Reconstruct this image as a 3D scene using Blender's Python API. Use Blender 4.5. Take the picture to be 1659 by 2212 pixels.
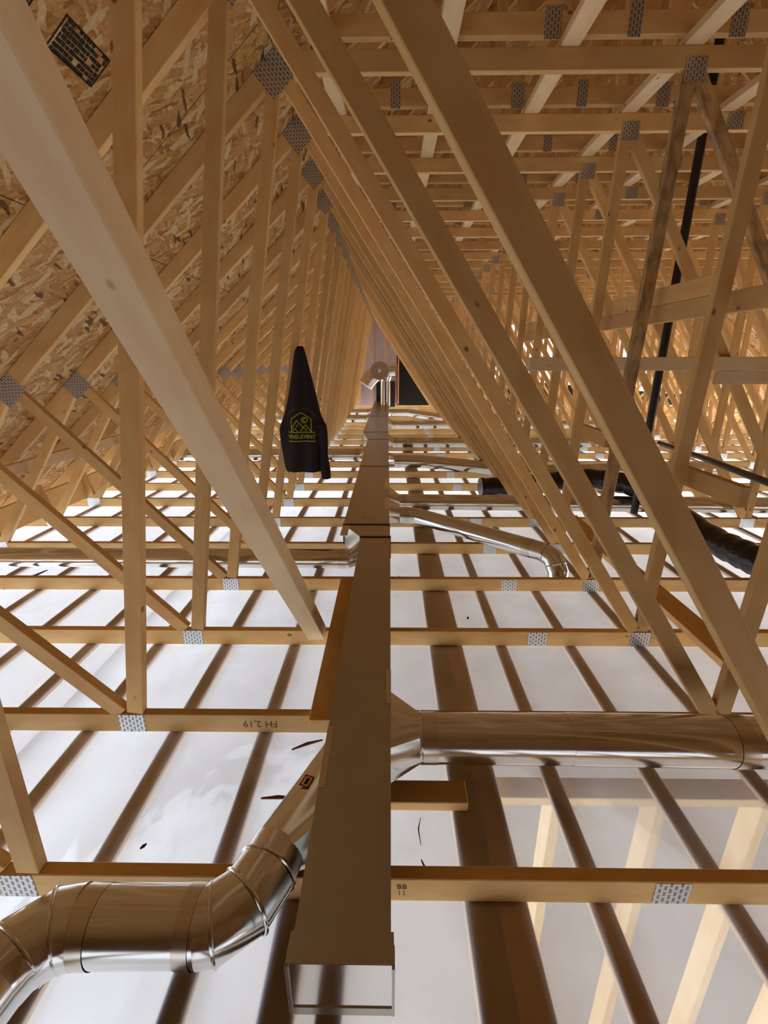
import bpy, bmesh, math, random
from mathutils import Vector, Matrix, noise

random.seed(7)
for o in list(bpy.data.objects):
    bpy.data.objects.remove(o)
SC = bpy.context.scene
COL = SC.collection
R = math.radians

# ------------------------------------------------------------------ camera
EYE = Vector((0, 0, 1.46))                       # attic floor (underside of the joists) is z = 0
cd = bpy.data.cameras.new('camera')
cam = bpy.data.objects.new('camera', cd)
COL.objects.link(cam)
cd.sensor_fit = 'HORIZONTAL'
cd.sensor_width = 36
cd.lens = 36 * 979.9 / 1659
cd.clip_start = 0.02
cam.location = EYE
# pitch 18.493 down, yaw and roll from the photograph's vanishing points
rm = Matrix.Rotation(R(0.770), 4, 'Z') @ Matrix.Rotation(R(90 - 18.493), 4, 'X') @ Matrix.Rotation(R(-0.161), 4, 'Z')
cam.rotation_euler = rm.to_euler()
SC.camera = cam

# ------------------------------------------------------------------ world, lights, exposure
W = bpy.data.worlds.new('world')
SC.world = W
W.use_nodes = True
bg = W.node_tree.nodes['Background']
bg.inputs[0].default_value = (0.80, 0.90, 1.0, 1)
bg.inputs[1].default_value = 4.0
SC.view_settings.view_transform = 'Standard'
SC.view_settings.look = 'None'
SC.view_settings.gamma = 1
SC.view_settings.use_curve_mapping = False
SC.view_settings.exposure = -1.2
cy = SC.cycles
cy.use_denoising = True
cy.use_adaptive_sampling = True
cy.adaptive_threshold = 0.06
cy.adaptive_min_samples = 20
cy.max_bounces = 8
cy.diffuse_bounces = 4
cy.glossy_bounces = 4
cy.transmission_bounces = 6
cy.transparent_max_bounces = 8
cy.sample_clamp_indirect = 6
cy.caustics_reflective = False
cy.caustics_refractive = False


def window_light(name, loc, rot, sx, sy, power, col):
    ld = bpy.data.lights.new(name, 'AREA')
    ld.shape = 'RECTANGLE'
    ld.size, ld.size_y = sx, sy
    ld.energy = power
    ld.color = col
    o = bpy.data.objects.new(name, ld)
    COL.objects.link(o)
    o.location = loc
    o.rotation_euler = rot
    return o


# area lights standing in for window daylight below, set before solid walls
FLOOR_Z = -2.75
window_light('daylight_left', (-4.15, 6.0, -1.35), (0, R(-90), 0), 2.1, 19, 1750, (0.72, 0.85, 1.0))
window_light('daylight_right', (9.85, 6.0, -1.35), (0, R(90), 0), 2.1, 19, 3000, (0.83, 0.91, 1.0))
window_light('daylight_near', (2.8, -3.85, -1.35), (R(90), 0, 0), 13, 2.1, 300, (0.80, 0.89, 1.0))
window_light('daylight_far', (2.8, 15.25, -1.35), (R(-90), 0, 0), 13, 2.1, 1700, (0.80, 0.89, 1.0))


# ------------------------------------------------------------------ helpers
def prop(o, label=None, cat=None, group=None, kind=None):
    if label:
        o['label'] = label
    if cat:
        o['category'] = cat
    if group:
        o['group'] = group
    if kind:
        o['kind'] = kind
    return o


def link(name, me, mat=None, parent=None, mtx=None):
    o = bpy.data.objects.new(name, me)
    COL.objects.link(o)
    if mat and not me.materials:
        me.materials.append(mat)
    if parent:
        o.parent = parent
    if mtx is not None:
        o.matrix_local = mtx
    return o


def thing(name, loc=(0, 0, 0), label=None, cat=None, group=None):
    o = bpy.data.objects.new(name, None)
    o.empty_display_size = 0.1
    COL.objects.link(o)
    o.location = loc
    return prop(o, label, cat, group)


def mesh_from(bm, smooth=None):
    me = bpy.data.meshes.new('mesh')
    bmesh.ops.recalc_face_normals(bm, faces=bm.faces[:])
    bm.to_mesh(me)
    bm.free()
    if smooth is not None:
        me.shade_smooth()
        me.set_sharp_from_angle(angle=R(smooth))
    return me


def box_mesh(x0, x1, y0, y1, z0, z1, bev=0.0025):
    bm = bmesh.new()
    bmesh.ops.create_cube(bm, size=1)
    for v in bm.verts:
        v.co = Vector(((x0 + x1) / 2 + v.co.x * (x1 - x0), (y0 + y1) / 2 + v.co.y * (y1 - y0), (z0 + z1) / 2 + v.co.z * (z1 - z0)))
    if bev:
        bmesh.ops.bevel(bm, geom=bm.edges[:], offset=bev, segments=1, affect='EDGES')
    return mesh_from(bm)


def axes(origin, xdir, ydir):
    x = Vector(xdir).normalized()
    y = Vector(ydir)
    y = (y - x * y.dot(x)).normalized()
    z = x.cross(y)
    m = Matrix((x, y, z)).transposed().to_4x4()
    m.translation = Vector(origin)
    return m


def board(name, p, q, thick_dir, thick, width, mat, parent=None, off=0.0, bev=0.0025):
    """a straight piece of lumber from p to q; its local X runs along the grain.
    thickness runs from 0 to thick along thick_dir, width is centred."""
    p, q = Vector(p), Vector(q)
    L = (q - p).length
    me = box_mesh(0, L, off, off + thick, -width / 2, width / 2, bev)
    return link(name, me, mat, parent, axes(p, q - p, thick_dir))


def tube_into(bm, path, r, seg=28, caps=True):
    pts = [Vector(p) for p in path]
    n = len(pts)
    rad = r if isinstance(r, (list, tuple)) else [r] * n
    d0 = (pts[1] - pts[0]).normalized()
    up = Vector((0, 0, 1)) if abs(d0.z) < 0.9 else Vector((1, 0, 0))
    a = (up - d0 * up.dot(d0)).normalized()
    rings = []
    din = d0
    for i, p in enumerate(pts):
        dout = (pts[i + 1] - p).normalized() if i < n - 1 else din
        if i == 0:
            din = dout
        t = (din + dout).normalized()
        # transport the frame along the incoming direction, then shear it into the mitre plane
        a = (a - din * a.dot(din)).normalized()
        b = din.cross(a)
        ring = []
        for k in range(seg):
            w = 2 * math.pi * k / seg
            e = (a * math.cos(w) + b * math.sin(w)) * rad[i]
            e = e - din * (e.dot(t) / max(0.2, din.dot(t)))
            ring.append(bm.verts.new(p + e))
        rings.append(ring)
        q = din.rotation_difference(dout)
        a = q @ a
        din = dout
    for i in range(n - 1):
        for k in range(seg):
            bm.faces.new((rings[i][k], rings[i][(k + 1) % seg], rings[i + 1][(k + 1) % seg], rings[i + 1][k]))
    if caps:
        bm.faces.new(rings[0][::-1])
        bm.faces.new(rings[-1])
    return rings


def tube_mesh(path, r, seg=28, caps=True, smooth=35):
    bm = bmesh.new()
    tube_into(bm, path, r, seg, caps)
    return mesh_from(bm, smooth)


def loft_mesh(loops, caps=True, smooth=None):
    bm = bmesh.new()
    rings = [[bm.verts.new(Vector(p)) for p in l] for l in loops]
    n = len(loops[0])
    for a, b in zip(rings, rings[1:]):
        for k in range(n):
            bm.faces.new((a[k], a[(k + 1) % n], b[(k + 1) % n], b[k]))
    if caps:
        bm.faces.new(rings[0][::-1])
        bm.faces.new(rings[-1])
    return mesh_from(bm, smooth)


def copy_tree(o, parent=None):
    c = o.copy()
    COL.objects.link(c)
    c.parent = parent
    for ch in list(o.children):
        copy_tree(ch, c)
    return c


ORD = ['nearest', 'second', 'third', 'fourth', 'fifth', 'sixth', 'seventh', 'eighth', 'ninth', 'tenth', 'eleventh', 'twelfth',
       'thirteenth', 'fourteenth', 'fifteenth', 'sixteenth', 'seventeenth', 'eighteenth', 'nineteenth', 'twentieth',
       'twenty-first', 'twenty-second', 'twenty-third', 'twenty-fourth', 'twenty-fifth', 'twenty-sixth']


# ------------------------------------------------------------------ materials
def newmat(name):
    m = bpy.data.materials.new(name)
    m.use_nodes = True
    nt = m.node_tree
    return m, nt, nt.nodes['Principled BSDF']


def nd(nt, typ, **kw):
    n = nt.nodes.new(typ)
    for k, v in kw.items():
        setattr(n, k, v)
    return n


def ramp(nt, stops, interp='LINEAR'):
    n = nd(nt, 'ShaderNodeValToRGB')
    cr = n.color_ramp
    cr.interpolation = interp
    while len(cr.elements) < len(stops):
        cr.elements.new(0.5)
    for e, (p, c) in zip(cr.elements, stops):
        e.position = p
        e.color = (*c, 1)
    return n


def mixc(nt, fac, a, b, blend='MIX'):
    n = nd(nt, 'ShaderNodeMix', data_type='RGBA', blend_type=blend)
    for sock, v in ((n.inputs[0], fac), (n.inputs[6], a), (n.inputs[7], b)):
        if hasattr(v, 'is_linked') or hasattr(v, 'links'):
            nt.links.new(v, sock)
        elif isinstance(v, (int, float)):
            sock.default_value = v
        else:
            sock.default_value = (*v, 1)
    return n.outputs[2]


def lumber(name, dark, mid, light, knots=1.0, stain=0.0, rough=0.62):
    m, nt, b = newmat(name)
    L = nt.links
    tc = nd(nt, 'ShaderNodeTexCoord')
    oi = nd(nt, 'ShaderNodeObjectInfo')
    mul = nd(nt, 'ShaderNodeMath', operation='MULTIPLY')
    mul.inputs[1].default_value = 37.0
    L.new(oi.outputs['Random'], mul.inputs[0])
    add = nd(nt, 'ShaderNodeVectorMath', operation='ADD')
    L.new(tc.outputs['Object'], add.inputs[0])
    L.new(mul.outputs[0], add.inputs[1])

    def mapped(sx, sy, sz):
        mp = nd(nt, 'ShaderNodeMapping')
        mp.inputs['Scale'].default_value = (sx, sy, sz)
        L.new(add.outputs[0], mp.inputs[0])
        return mp.outputs[0]
    g1 = nd(nt, 'ShaderNodeTexNoise')
    g1.inputs['Scale'].default_value = 1.0
    g1.inputs['Detail'].default_value = 5
    g1.inputs['Distortion'].default_value = 0.6
    L.new(mapped(1.1, 34, 34), g1.inputs['Vector'])
    g2 = nd(nt, 'ShaderNodeTexNoise')
    g2.inputs['Detail'].default_value = 3
    L.new(mapped(4, 150, 150), g2.inputs['Vector'])
    big = nd(nt, 'ShaderNodeTexNoise')
    big.inputs['Detail'].default_value = 2
    L.new(mapped(1.3, 4, 4), big.inputs['Vector'])
    rp = ramp(nt, [(0.28, dark), (0.5, mid), (0.74, light)])
    av = nd(nt, 'ShaderNodeMath', operation='MULTIPLY_ADD')
    L.new(g2.outputs[0], av.inputs[0])
    av.inputs[1].default_value = 0.35
    sb = nd(nt, 'ShaderNodeMath', operation='MULTIPLY_ADD')
    L.new(g1.outputs[0], sb.inputs[0])
    sb.inputs[1].default_value = 0.6
    L.new(av.outputs[0], sb.inputs[2])
    L.new(sb.outputs[0], rp.inputs[0])
    # a different tone for every board
    hsv = nd(nt, 'ShaderNodeHueSaturation')
    vv = nd(nt, 'ShaderNodeMapRange')
    vv.inputs[3].default_value = 0.80
    vv.inputs[4].default_value = 1.13
    L.new(oi.outputs['Random'], vv.inputs[0])
    L.new(vv.outputs[0], hsv.inputs['Value'])
    L.new(rp.outputs[0], hsv.inputs['Color'])
    c = hsv.outputs[0]
    tint = nd(nt, 'ShaderNodeMapRange')
    tint.inputs[1].default_value = 0.35
    tint.inputs[2].default_value = 0.75
    tint.inputs[4].default_value = 0.35
    L.new(big.outputs[0], tint.inputs[0])
    c = mixc(nt, tint.outputs[0], c, mid, 'MULTIPLY')
    if knots:
        vo = nd(nt, 'ShaderNodeTexVoronoi')
        vo.inputs['Scale'].default_value = 1.0
        L.new(mapped(6.0, 9.0, 9.0), vo.inputs['Vector'])
        ksp = nd(nt, 'ShaderNodeSeparateColor')
        L.new(vo.outputs['Color'], ksp.inputs[0])
        kgt = nd(nt, 'ShaderNodeMath', operation='GREATER_THAN')
        kgt.inputs[1].default_value = 0.5
        L.new(ksp.outputs[0], kgt.inputs[0])
        kr = nd(nt, 'ShaderNodeMapRange')
        kr.inputs[1].default_value = 0.05
        kr.inputs[2].default_value = 0.10
        kr.inputs[3].default_value = 0.85 * knots
        kr.inputs[4].default_value = 0.0
        L.new(vo.outputs['Distance'], kr.inputs[0])
        kfa = nd(nt, 'ShaderNodeMath', operation='MULTIPLY')
        L.new(kr.outputs[0], kfa.inputs[0])
        L.new(kgt.outputs[0], kfa.inputs[1])
        c = mixc(nt, kfa.outputs[0], c, (dark[0] * 0.42, dark[1] * 0.30, dark[2] * 0.22))
    if stain:
        st = nd(nt, 'ShaderNodeTexNoise')
        st.inputs['Detail'].default_value = 6
        L.new(mapped(2.0, 5, 5), st.inputs['Vector'])
        sr = nd(nt, 'ShaderNodeMapRange')
        sr.inputs[1].default_value = 0.42
        sr.inputs[2].default_value = 0.68
        sr.inputs[4].default_value = stain
        L.new(st.outputs[0], sr.inputs[0])
        c = mixc(nt, sr.outputs[0], c, (0.05, 0.032, 0.016))
    L.new(c, b.inputs['Base Color'])
    b.inputs['Roughness'].default_value = rough
    b.inputs['Specular IOR Level'].default_value = 0.25
    bp = nd(nt, 'ShaderNodeBump')
    bp.inputs['Strength'].default_value = 0.15
    bp.inputs['Distance'].default_value = 0.003
    L.new(g2.outputs[0], bp.inputs['Height'])
    L.new(bp.outputs[0], b.inputs['Normal'])
    return m


SPF = lumber('spruce_lumber', (0.54, 0.268, 0.074), (0.74, 0.415, 0.132), (0.84, 0.54, 0.22))
PALE = lumber('pale_spruce', (0.62, 0.385, 0.18), (0.80, 0.54, 0.275), (0.88, 0.66, 0.385), knots=1.0)
STAINED = lumber('weathered_spruce', (0.36, 0.19, 0.07), (0.52, 0.30, 0.11), (0.62, 0.40, 0.18), stain=0.6)
STRAP = lumber('strapping_spruce', (0.42, 0.26, 0.15), (0.56, 0.365, 0.22), (0.66, 0.46, 0.29), knots=0.8)

# oriented strand board
OSB, nt, b = newmat('oriented_strand_board')
L = nt.links
tc = nd(nt, 'ShaderNodeTexCoord')
cols = []
for i, (rot, sx, sy) in enumerate(((0.35, 9, 36), (1.35, 10, 34), (2.4, 9, 32), (-0.35, 12, 50), (0.9, 13, 55))):
    wob = nd(nt, 'ShaderNodeTexNoise')
    wob.inputs['Scale'].default_value = 14 + i
    wob.inputs['Detail'].default_value = 2
    L.new(tc.outputs['Object'], wob.inputs['Vector'])
    sc_ = nd(nt, 'ShaderNodeVectorMath', operation='SCALE')
    sc_.inputs['Scale'].default_value = 0.022
    L.new(wob.outputs['Color'], sc_.inputs[0])
    ad = nd(nt, 'ShaderNodeVectorMath', operation='ADD')
    L.new(tc.outputs['Object'], ad.inputs[0])
    L.new(sc_.outputs[0], ad.inputs[1])
    mp = nd(nt, 'ShaderNodeMapping', vector_type='TEXTURE')
    mp.inputs['Rotation'].default_value = (0, 0, rot)
    mp.inputs['Location'].default_value = (i * 3.7, i * 1.3, 0)
    mp.inputs['Scale'].default_value = (1 / sx, 1 / sy, 1)
    L.new(ad.outputs[0], mp.inputs[0])
    vo = nd(nt, 'ShaderNodeTexVoronoi', voronoi_dimensions='2D')
    vo.inputs['Scale'].default_value = 1.0
    L.new(mp.outputs[0], vo.inputs['Vector'])
    sp = nd(nt, 'ShaderNodeSeparateColor')
    L.new(vo.outputs['Color'], sp.inputs[0])
    cols.append(sp)
sel = cols[0].outputs[0]
gate = cols[0].outputs[1]
val = cols[0].outputs[0]
for k in (1, 2, 3, 4):
    gt = nd(nt, 'ShaderNodeMath', operation='GREATER_THAN')
    gt.inputs[1].default_value = 0.62
    L.new(cols[k].outputs[1], gt.inputs[0])
    mx = nd(nt, 'ShaderNodeMix', data_type='FLOAT')
    L.new(gt.outputs[0], mx.inputs[0])
    L.new(val, mx.inputs[2])
    L.new(cols[k].outputs[0], mx.inputs[3])
    val = mx.outputs[0]
rp = ramp(nt, [(0.0, (0.30, 0.135, 0.038)), (0.10, (0.43, 0.21, 0.062)), (0.5, (0.54, 0.285, 0.092)), (0.85, (0.62, 0.355, 0.13)), (1.0, (0.74, 0.49, 0.21))])
L.new(val, rp.inputs[0])
fine = nd(nt, 'ShaderNodeTexNoise')
fine.inputs['Scale'].default_value = 70
fine.inputs['Detail'].default_value = 4
L.new(tc.outputs['Object'], fine.inputs['Vector'])
blot = nd(nt, 'ShaderNodeTexNoise')
blot.inputs['Scale'].default_value = 2.2
blot.inputs['Detail'].default_value = 3
L.new(tc.outputs['Object'], blot.inputs['Vector'])
br_ = nd(nt, 'ShaderNodeMapRange')
br_.inputs[1].default_value = 0.62
br_.inputs[2].default_value = 0.75
br_.inputs[4].default_value = 0.55
L.new(blot.outputs[0], br_.inputs[0])
fleck = nd(nt, 'ShaderNodeMath', operation='GREATER_THAN')
fleck.inputs[1].default_value = 0.915
flm = nd(nt, 'ShaderNodeMath', operation='MAXIMUM')
L.new(cols[1].outputs[2], flm.inputs[0])
L.new(cols[2].outputs[2], flm.inputs[1])
L.new(flm.outputs[0], fleck.inputs[0])
c = mixc(nt, fleck.outputs[0], rp.outputs[0], (0.70, 0.50, 0.25))
dfl = nd(nt, 'ShaderNodeMath', operation='GREATER_THAN')
dfl.inputs[1].default_value = 0.965
L.new(cols[3].outputs[2], dfl.inputs[0])
c = mixc(nt, dfl.outputs[0], c, (0.17, 0.08, 0.03))
c = mixc(nt, 0.6, c, fine.outputs[0], 'OVERLAY')
c = mixc(nt, br_.outputs[0], c, (0.16, 0.075, 0.025))
seam = nd(nt, 'ShaderNodeTexBrick')
seam.inputs['Scale'].default_value = 1.0
seam.inputs['Brick Width'].default_value = 2.44
seam.inputs['Row Height'].default_value = 1.22
seam.inputs['Mortar Size'].default_value = 0.003
seam.inputs['Color1'].default_value = (1, 1, 1, 1)
seam.inputs['Color2'].default_value = (0.93, 0.90, 0.86, 1)
seam.inputs['Mortar'].default_value = (0.25, 0.2, 0.16, 1)
smap = nd(nt, 'ShaderNodeMapping')
smap.inputs['Location'].default_value = (0.9, 0.35, 0)
L.new(tc.outputs['Object'], smap.inputs[0])
L.new(smap.outputs[0], seam.inputs['Vector'])
c = mixc(nt, 1.0, c, seam.outputs['Color'], 'MULTIPLY')
L.new(c, b.inputs['Base Color'])
b.inputs['Roughness'].default_value = 0.6
b.inputs['Specular IOR Level'].default_value = 0.25
bp = nd(nt, 'ShaderNodeBump')
bp.inputs['Strength'].default_value = 0.35
bp.inputs['Distance'].default_value = 0.004
L.new(val, bp.inputs['Height'])
L.new(bp.outputs[0], b.inputs['Normal'])


def metal(name, base, rough, var=0.12, bump=0.0):
    m, nt, b = newmat(name)
    tc = nd(nt, 'ShaderNodeTexCoord')
    vo = nd(nt, 'ShaderNodeTexVoronoi')
    vo.inputs['Scale'].default_value = 60
    nt.links.new(tc.outputs['Object'], vo.inputs['Vector'])
    no = nd(nt, 'ShaderNodeTexNoise')
    no.inputs['Scale'].default_value = 7
    no.inputs['Detail'].default_value = 4
    nt.links.new(tc.outputs['Object'], no.inputs['Vector'])
    mr = nd(nt, 'ShaderNodeMapRange')
    mr.inputs[3].default_value = rough - var / 2
    mr.inputs[4].default_value = rough + var / 2
    nt.links.new(no.outputs[0], mr.inputs[0])
    nt.links.new(mr.outputs[0], b.inputs['Roughness'])
    c = mixc(nt, 0.08, base, no.outputs[0], 'OVERLAY')
    nt.links.new(c, b.inputs['Base Color'])
    b.inputs['Metallic'].default_value = 1
    if bump:
        bp = nd(nt, 'ShaderNodeBump')
        bp.inputs['Strength'].default_value = bump
        bp.inputs['Distance'].default_value = 0.01
        nt.links.new(no.outputs[0], bp.inputs['Height'])
        nt.links.new(bp.outputs[0], b.inputs['Normal'])
    return m


GALV = metal('galvanised_sheet', (0.44, 0.42, 0.37), 0.30, 0.10)
PIPE = metal('galvanised_pipe', (0.70, 0.70, 0.69), 0.16, 0.08, 0.08)
SHINY = metal('bright_sheet_end', (0.80, 0.82, 0.84), 0.14, 0.06)
FOIL = metal('crinkled_foil', (0.72, 0.72, 0.70), 0.26, 0.12, 0.6)
TAPE, nt, b = newmat('clear_foil_tape')
b.inputs['Base Color'].default_value = (0.64, 0.58, 0.51, 1)
b.inputs['Metallic'].default_value = 1.0
b.inputs['Roughness'].default_value = 0.24

# truss plate: galvanised, with rows of punched tooth slots
PLATE, nt, b = newmat('punched_truss_plate')
L = nt.links
tc = nd(nt, 'ShaderNodeTexCoord')
br = nd(nt, 'ShaderNodeTexBrick')
br.offset = 0.5
br.inputs['Scale'].default_value = 1.0
br.inputs['Brick Width'].default_value = 0.024
br.inputs['Row Height'].default_value = 0.015
br.inputs['Mortar Size'].default_value = 0.0042
br.inputs['Color1'].default_value = (0.20, 0.19, 0.18, 1)
br.inputs['Color2'].default_value = (0.27, 0.26, 0.25, 1)
br.inputs['Mortar'].default_value = (0.64, 0.65, 0.65, 1)
mp = nd(nt, 'ShaderNodeMapping')
mp.inputs['Rotation'].default_value = (R(90), 0, R(90))
L.new(tc.outputs['Object'], mp.inputs[0])
L.new(mp.outputs[0], br.inputs['Vector'])
L.new(br.outputs['Color'], b.inputs['Base Color'])
b.inputs['Metallic'].default_value = 0.8
b.inputs['Roughness'].default_value = 0.38


def plastic_sheet(name, haze, col, wr):
    m, nt, b = newmat(name)
    L = nt.links
    nt.nodes.remove(b)
    out = nt.nodes['Material Output']
    tc = nd(nt, 'ShaderNodeTexCoord')
    mp = nd(nt, 'ShaderNodeMapping')
    mp.inputs['Scale'].default_value = (1.0, 0.55, 1)
    mp.inputs['Rotation'].default_value = (0, 0, 0.5)
    L.new(tc.outputs['Object'], mp.inputs[0])
    no = nd(nt, 'ShaderNodeTexNoise')
    no.inputs['Scale'].default_value = 3.2
    no.inputs['Detail'].default_value = 3
    no.inputs['Roughness'].default_value = 0.45
    no.inputs['Distortion'].default_value = 0.7
    L.new(mp.outputs[0], no.inputs['Vector'])
    bp = nd(nt, 'ShaderNodeBump')
    bp.inputs['Strength'].default_value = wr
    bp.inputs['Distance'].default_value = 0.025
    L.new(no.outputs[0], bp.inputs['Height'])
    mp2 = nd(nt, 'ShaderNodeMapping')
    mp2.inputs['Scale'].default_value = (2.2, 6.5, 1)
    mp2.inputs['Rotation'].default_value = (0, 0, -0.5)
    L.new(tc.outputs['Object'], mp2.inputs[0])
    no2 = nd(nt, 'ShaderNodeTexNoise', noise_type='RIDGED_MULTIFRACTAL')
    no2.inputs['Scale'].default_value = 0.9
    no2.inputs['Detail'].default_value = 2
    no2.inputs['Distortion'].default_value = 0.8
    L.new(mp2.outputs[0], no2.inputs['Vector'])
    bp2 = nd(nt, 'ShaderNodeBump')
    bp2.inputs['Strength'].default_value = wr
    bp2.inputs['Distance'].default_value = 0.03
    L.new(no2.outputs[0], bp2.inputs['Height'])
    L.new(bp.outputs[0], bp2.inputs['Normal'])
    tr = nd(nt, 'ShaderNodeBsdfTransparent')
    tr.inputs[0].default_value = (0.97, 0.97, 0.97, 1)
    tl = nd(nt, 'ShaderNodeBsdfTranslucent')
    tl.inputs[0].default_value = (*col, 1)
    df = nd(nt, 'ShaderNodeBsdfDiffuse')
    df.inputs[0].default_value = (*col, 1)
    gl = nd(nt, 'ShaderNodeBsdfGlossy')
    gl.inputs['Roughness'].default_value = 0.42
    for s in (tl, df):
        L.new(bp2.outputs[0], s.inputs['Normal'])
    L.new(bp.outputs[0], gl.inputs['Normal'])
    m1 = nd(nt, 'ShaderNodeMixShader')
    m1.inputs[0].default_value = 0.25
    L.new(tl.outputs[0], m1.inputs[1])
    L.new(df.outputs[0], m1.inputs[2])
    m2 = nd(nt, 'ShaderNodeMixShader')
    hz = nd(nt, 'ShaderNodeMapRange')
    hz.inputs[1].default_value = 0.3
    hz.inputs[2].default_value = 0.7
    hz.inputs[3].default_value = haze - 0.08
    hz.inputs[4].default_value = haze + 0.08
    L.new(no.outputs[0], hz.inputs[0])
    L.new(hz.outputs[0], m2.inputs[0])
    L.new(tr.outputs[0], m2.inputs[1])
    L.new(m1.outputs[0], m2.inputs[2])
    lw = nd(nt, 'ShaderNodeFresnel')
    lw.inputs[0].default_value = 1.45
    L.new(bp.outputs[0], lw.inputs['Normal'])
    m3 = nd(nt, 'ShaderNodeMixShader')
    fm = nd(nt, 'ShaderNodeMath', operation='MULTIPLY')
    fm.inputs[1].default_value = 0.25
    L.new(lw.outputs[0], fm.inputs[0])
    L.new(fm.outputs[0], m3.inputs[0])
    L.new(m2.outputs[0], m3.inputs[1])
    L.new(gl.outputs[0], m3.inputs[2])
    L.new(m3.outputs[0], out.inputs[0])
    return m


POLY_L = plastic_sheet('backlit_poly', 0.52, (0.77, 0.79, 0.87), 0.6)  # hazier, bluer copy: the bright room below is painted into this sheet
POLY_R = plastic_sheet('clear_poly', 0.36, (0.79, 0.78, 0.80), 0.30)


def plain(name, col, rough=0.6, metallic=0.0, spec=0.3, vary=0.1, scale=20):
    m, nt, b = newmat(name)
    tc = nd(nt, 'ShaderNodeTexCoord')
    no = nd(nt, 'ShaderNodeTexNoise')
    no.inputs['Scale'].default_value = scale
    no.inputs['Detail'].default_value = 4
    nt.links.new(tc.outputs['Object'], no.inputs['Vector'])
    c = mixc(nt, vary, col, no.outputs[0], 'OVERLAY')
    nt.links.new(c, b.inputs['Base Color'])
    b.inputs['Roughness'].default_value = rough
    b.inputs['Metallic'].default_value = metallic
    b.inputs['Specular IOR Level'].default_value = spec
    return m


CONCRETE = plain('concrete_slab', (0.56, 0.54, 0.52), 0.8, vary=0.4, scale=1.5)
DRYWALL = plain('pale_wall', (0.80, 0.78, 0.76), 0.8)
BLACKPAPER = plain('black_building_paper', (0.018, 0.017, 0.016), 0.55)
PINK = plain('pink_insulation', (0.62, 0.20, 0.19), 0.95, vary=0.5, scale=40)
LILAC = plain('poly_over_insulation', (0.66, 0.56, 0.62), 0.4, vary=0.3, scale=6)
CLOTH = plain('black_fleece', (0.034, 0.026, 0.026), 0.92, spec=0.15, vary=0.2, scale=60)
YELLOW = plain('yellow_green_print', (0.42, 0.42, 0.03), 0.7)
GREYPRINT = plain('grey_print', (0.22, 0.20, 0.17), 0.7)
BLACKPLASTIC = plain('black_plastic', (0.012, 0.012, 0.013), 0.35, spec=0.5)
INK = plain('black_ink', (0.03, 0.022, 0.014), 0.8)
PENCIL = plain('pencil_mark', (0.16, 0.10, 0.06), 0.8)
BLUE = plain('blue_tape', (0.03, 0.10, 0.36), 0.4)
BARK = plain('brown_scrap', (0.22, 0.085, 0.04), 0.8)
TWIG = plain('dark_scrap', (0.05, 0.028, 0.03), 0.8)
RED = plain('red_print', (0.55, 0.04, 0.05), 0.6)
TAN = plain('tan_lid', (0.36, 0.27, 0.17), 0.55)
WHITE = plain('white_strap', (0.75, 0.72, 0.70), 0.6)

BLACKBAG, nt, b = newmat('black_bag_film')
tc = nd(nt, 'ShaderNodeTexCoord')
no = nd(nt, 'ShaderNodeTexNoise')
no.inputs['Scale'].default_value = 16
no.inputs['Detail'].default_value = 5
no.inputs['Distortion'].default_value = 1.2
nt.links.new(tc.outputs['Object'], no.inputs['Vector'])
bp = nd(nt, 'ShaderNodeBump')
bp.inputs['Strength'].default_value = 0.45
bp.inputs['Distance'].default_value = 0.02
nt.links.new(no.outputs[0], bp.inputs['Height'])
nt.links.new(bp.outputs[0], b.inputs['Normal'])
b.inputs['Base Color'].default_value = (0.010, 0.010, 0.011, 1)
b.inputs['Roughness'].default_value = 0.25

# ------------------------------------------------------------------ truss geometry (from the photograph)
Y0, DY, NT = 0.874, 0.61, 24
TW = 0.089                       # 2x4 width
TT = 0.038                       # 2x4 thickness
ZB = 0.0445                      # bottom chord centre line
PD = 0.045                       # the plates sit this much below the chord centre lines
N1 = Vector((-0.547, 0, 2.757 + PD))
N2 = Vector((-2.223, 0, 1.296 + 0.03))
SLOPE = (N1.z - N2.z) / (N1.x - N2.x)
ANG = math.atan(SLOPE)
ZF = N1.z
N7X = 6.6
HEEL_L = N1.x - (N1.z - 0.12) / SLOPE
HEEL_R = N7X + (N1.z - 0.12) / SLOPE
XR = (N1.x + N7X) / 2
YN, YE = -3.9, 15.30             # near and far end of the attic
P = {'P1': (-1.06, ZB), 'P2': (-3.12, ZB), 'Q1': (1.334, ZB), 'Q2': (3.25, ZB), 'Q3': (5.15, ZB), 'Q4': (6.95, ZB),
     'Q5': (8.75, ZB), 'N1': (N1.x, ZF), 'N2': (N2.x, N2.z), 'N4': (1.418, ZF), 'N5': (3.20, ZF), 'N6': (5.05, ZF),
     'N7': (N7X, ZF), 'N8': (8.2, ZF - (8.2 - N7X) * SLOPE), 'N3': (-3.22, N2.z - (N2.x + 3.22) * -SLOPE * -1)}
P['N3'] = (-3.22, N2.z - (N2.x - (-3.22)) * SLOPE)


def V(k):
    x, z = P[k]
    return Vector((x, 0, z))


# ------------------------------------------------------------------ setting: storey below, roof deck, end walls
def struct(name, me, mat, mtx=None):
    return prop(link(name, me, mat, None, mtx), kind='structure')


struct('floor', box_mesh(-4.5, 10.2, YN - 0.2, YE + 0.3, FLOOR_Z - 0.2, FLOOR_Z, 0), CONCRETE)
for nm, bx in (('wall_left', (-4.35, -4.2, YN, YE, FLOOR_Z, -0.05)), ('wall_right', (9.9, 10.05, YN, YE, FLOOR_Z, -0.05)),
               ('wall_back', (-4.35, 10.05, YN - 0.15, YN, FLOOR_Z, -0.05)), ('wall_front', (-4.35, 10.05, YE, YE + 0.15, FLOOR_Z, -0.05))):
    struct(nm, box_mesh(*bx, 0), DRYWALL)


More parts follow.
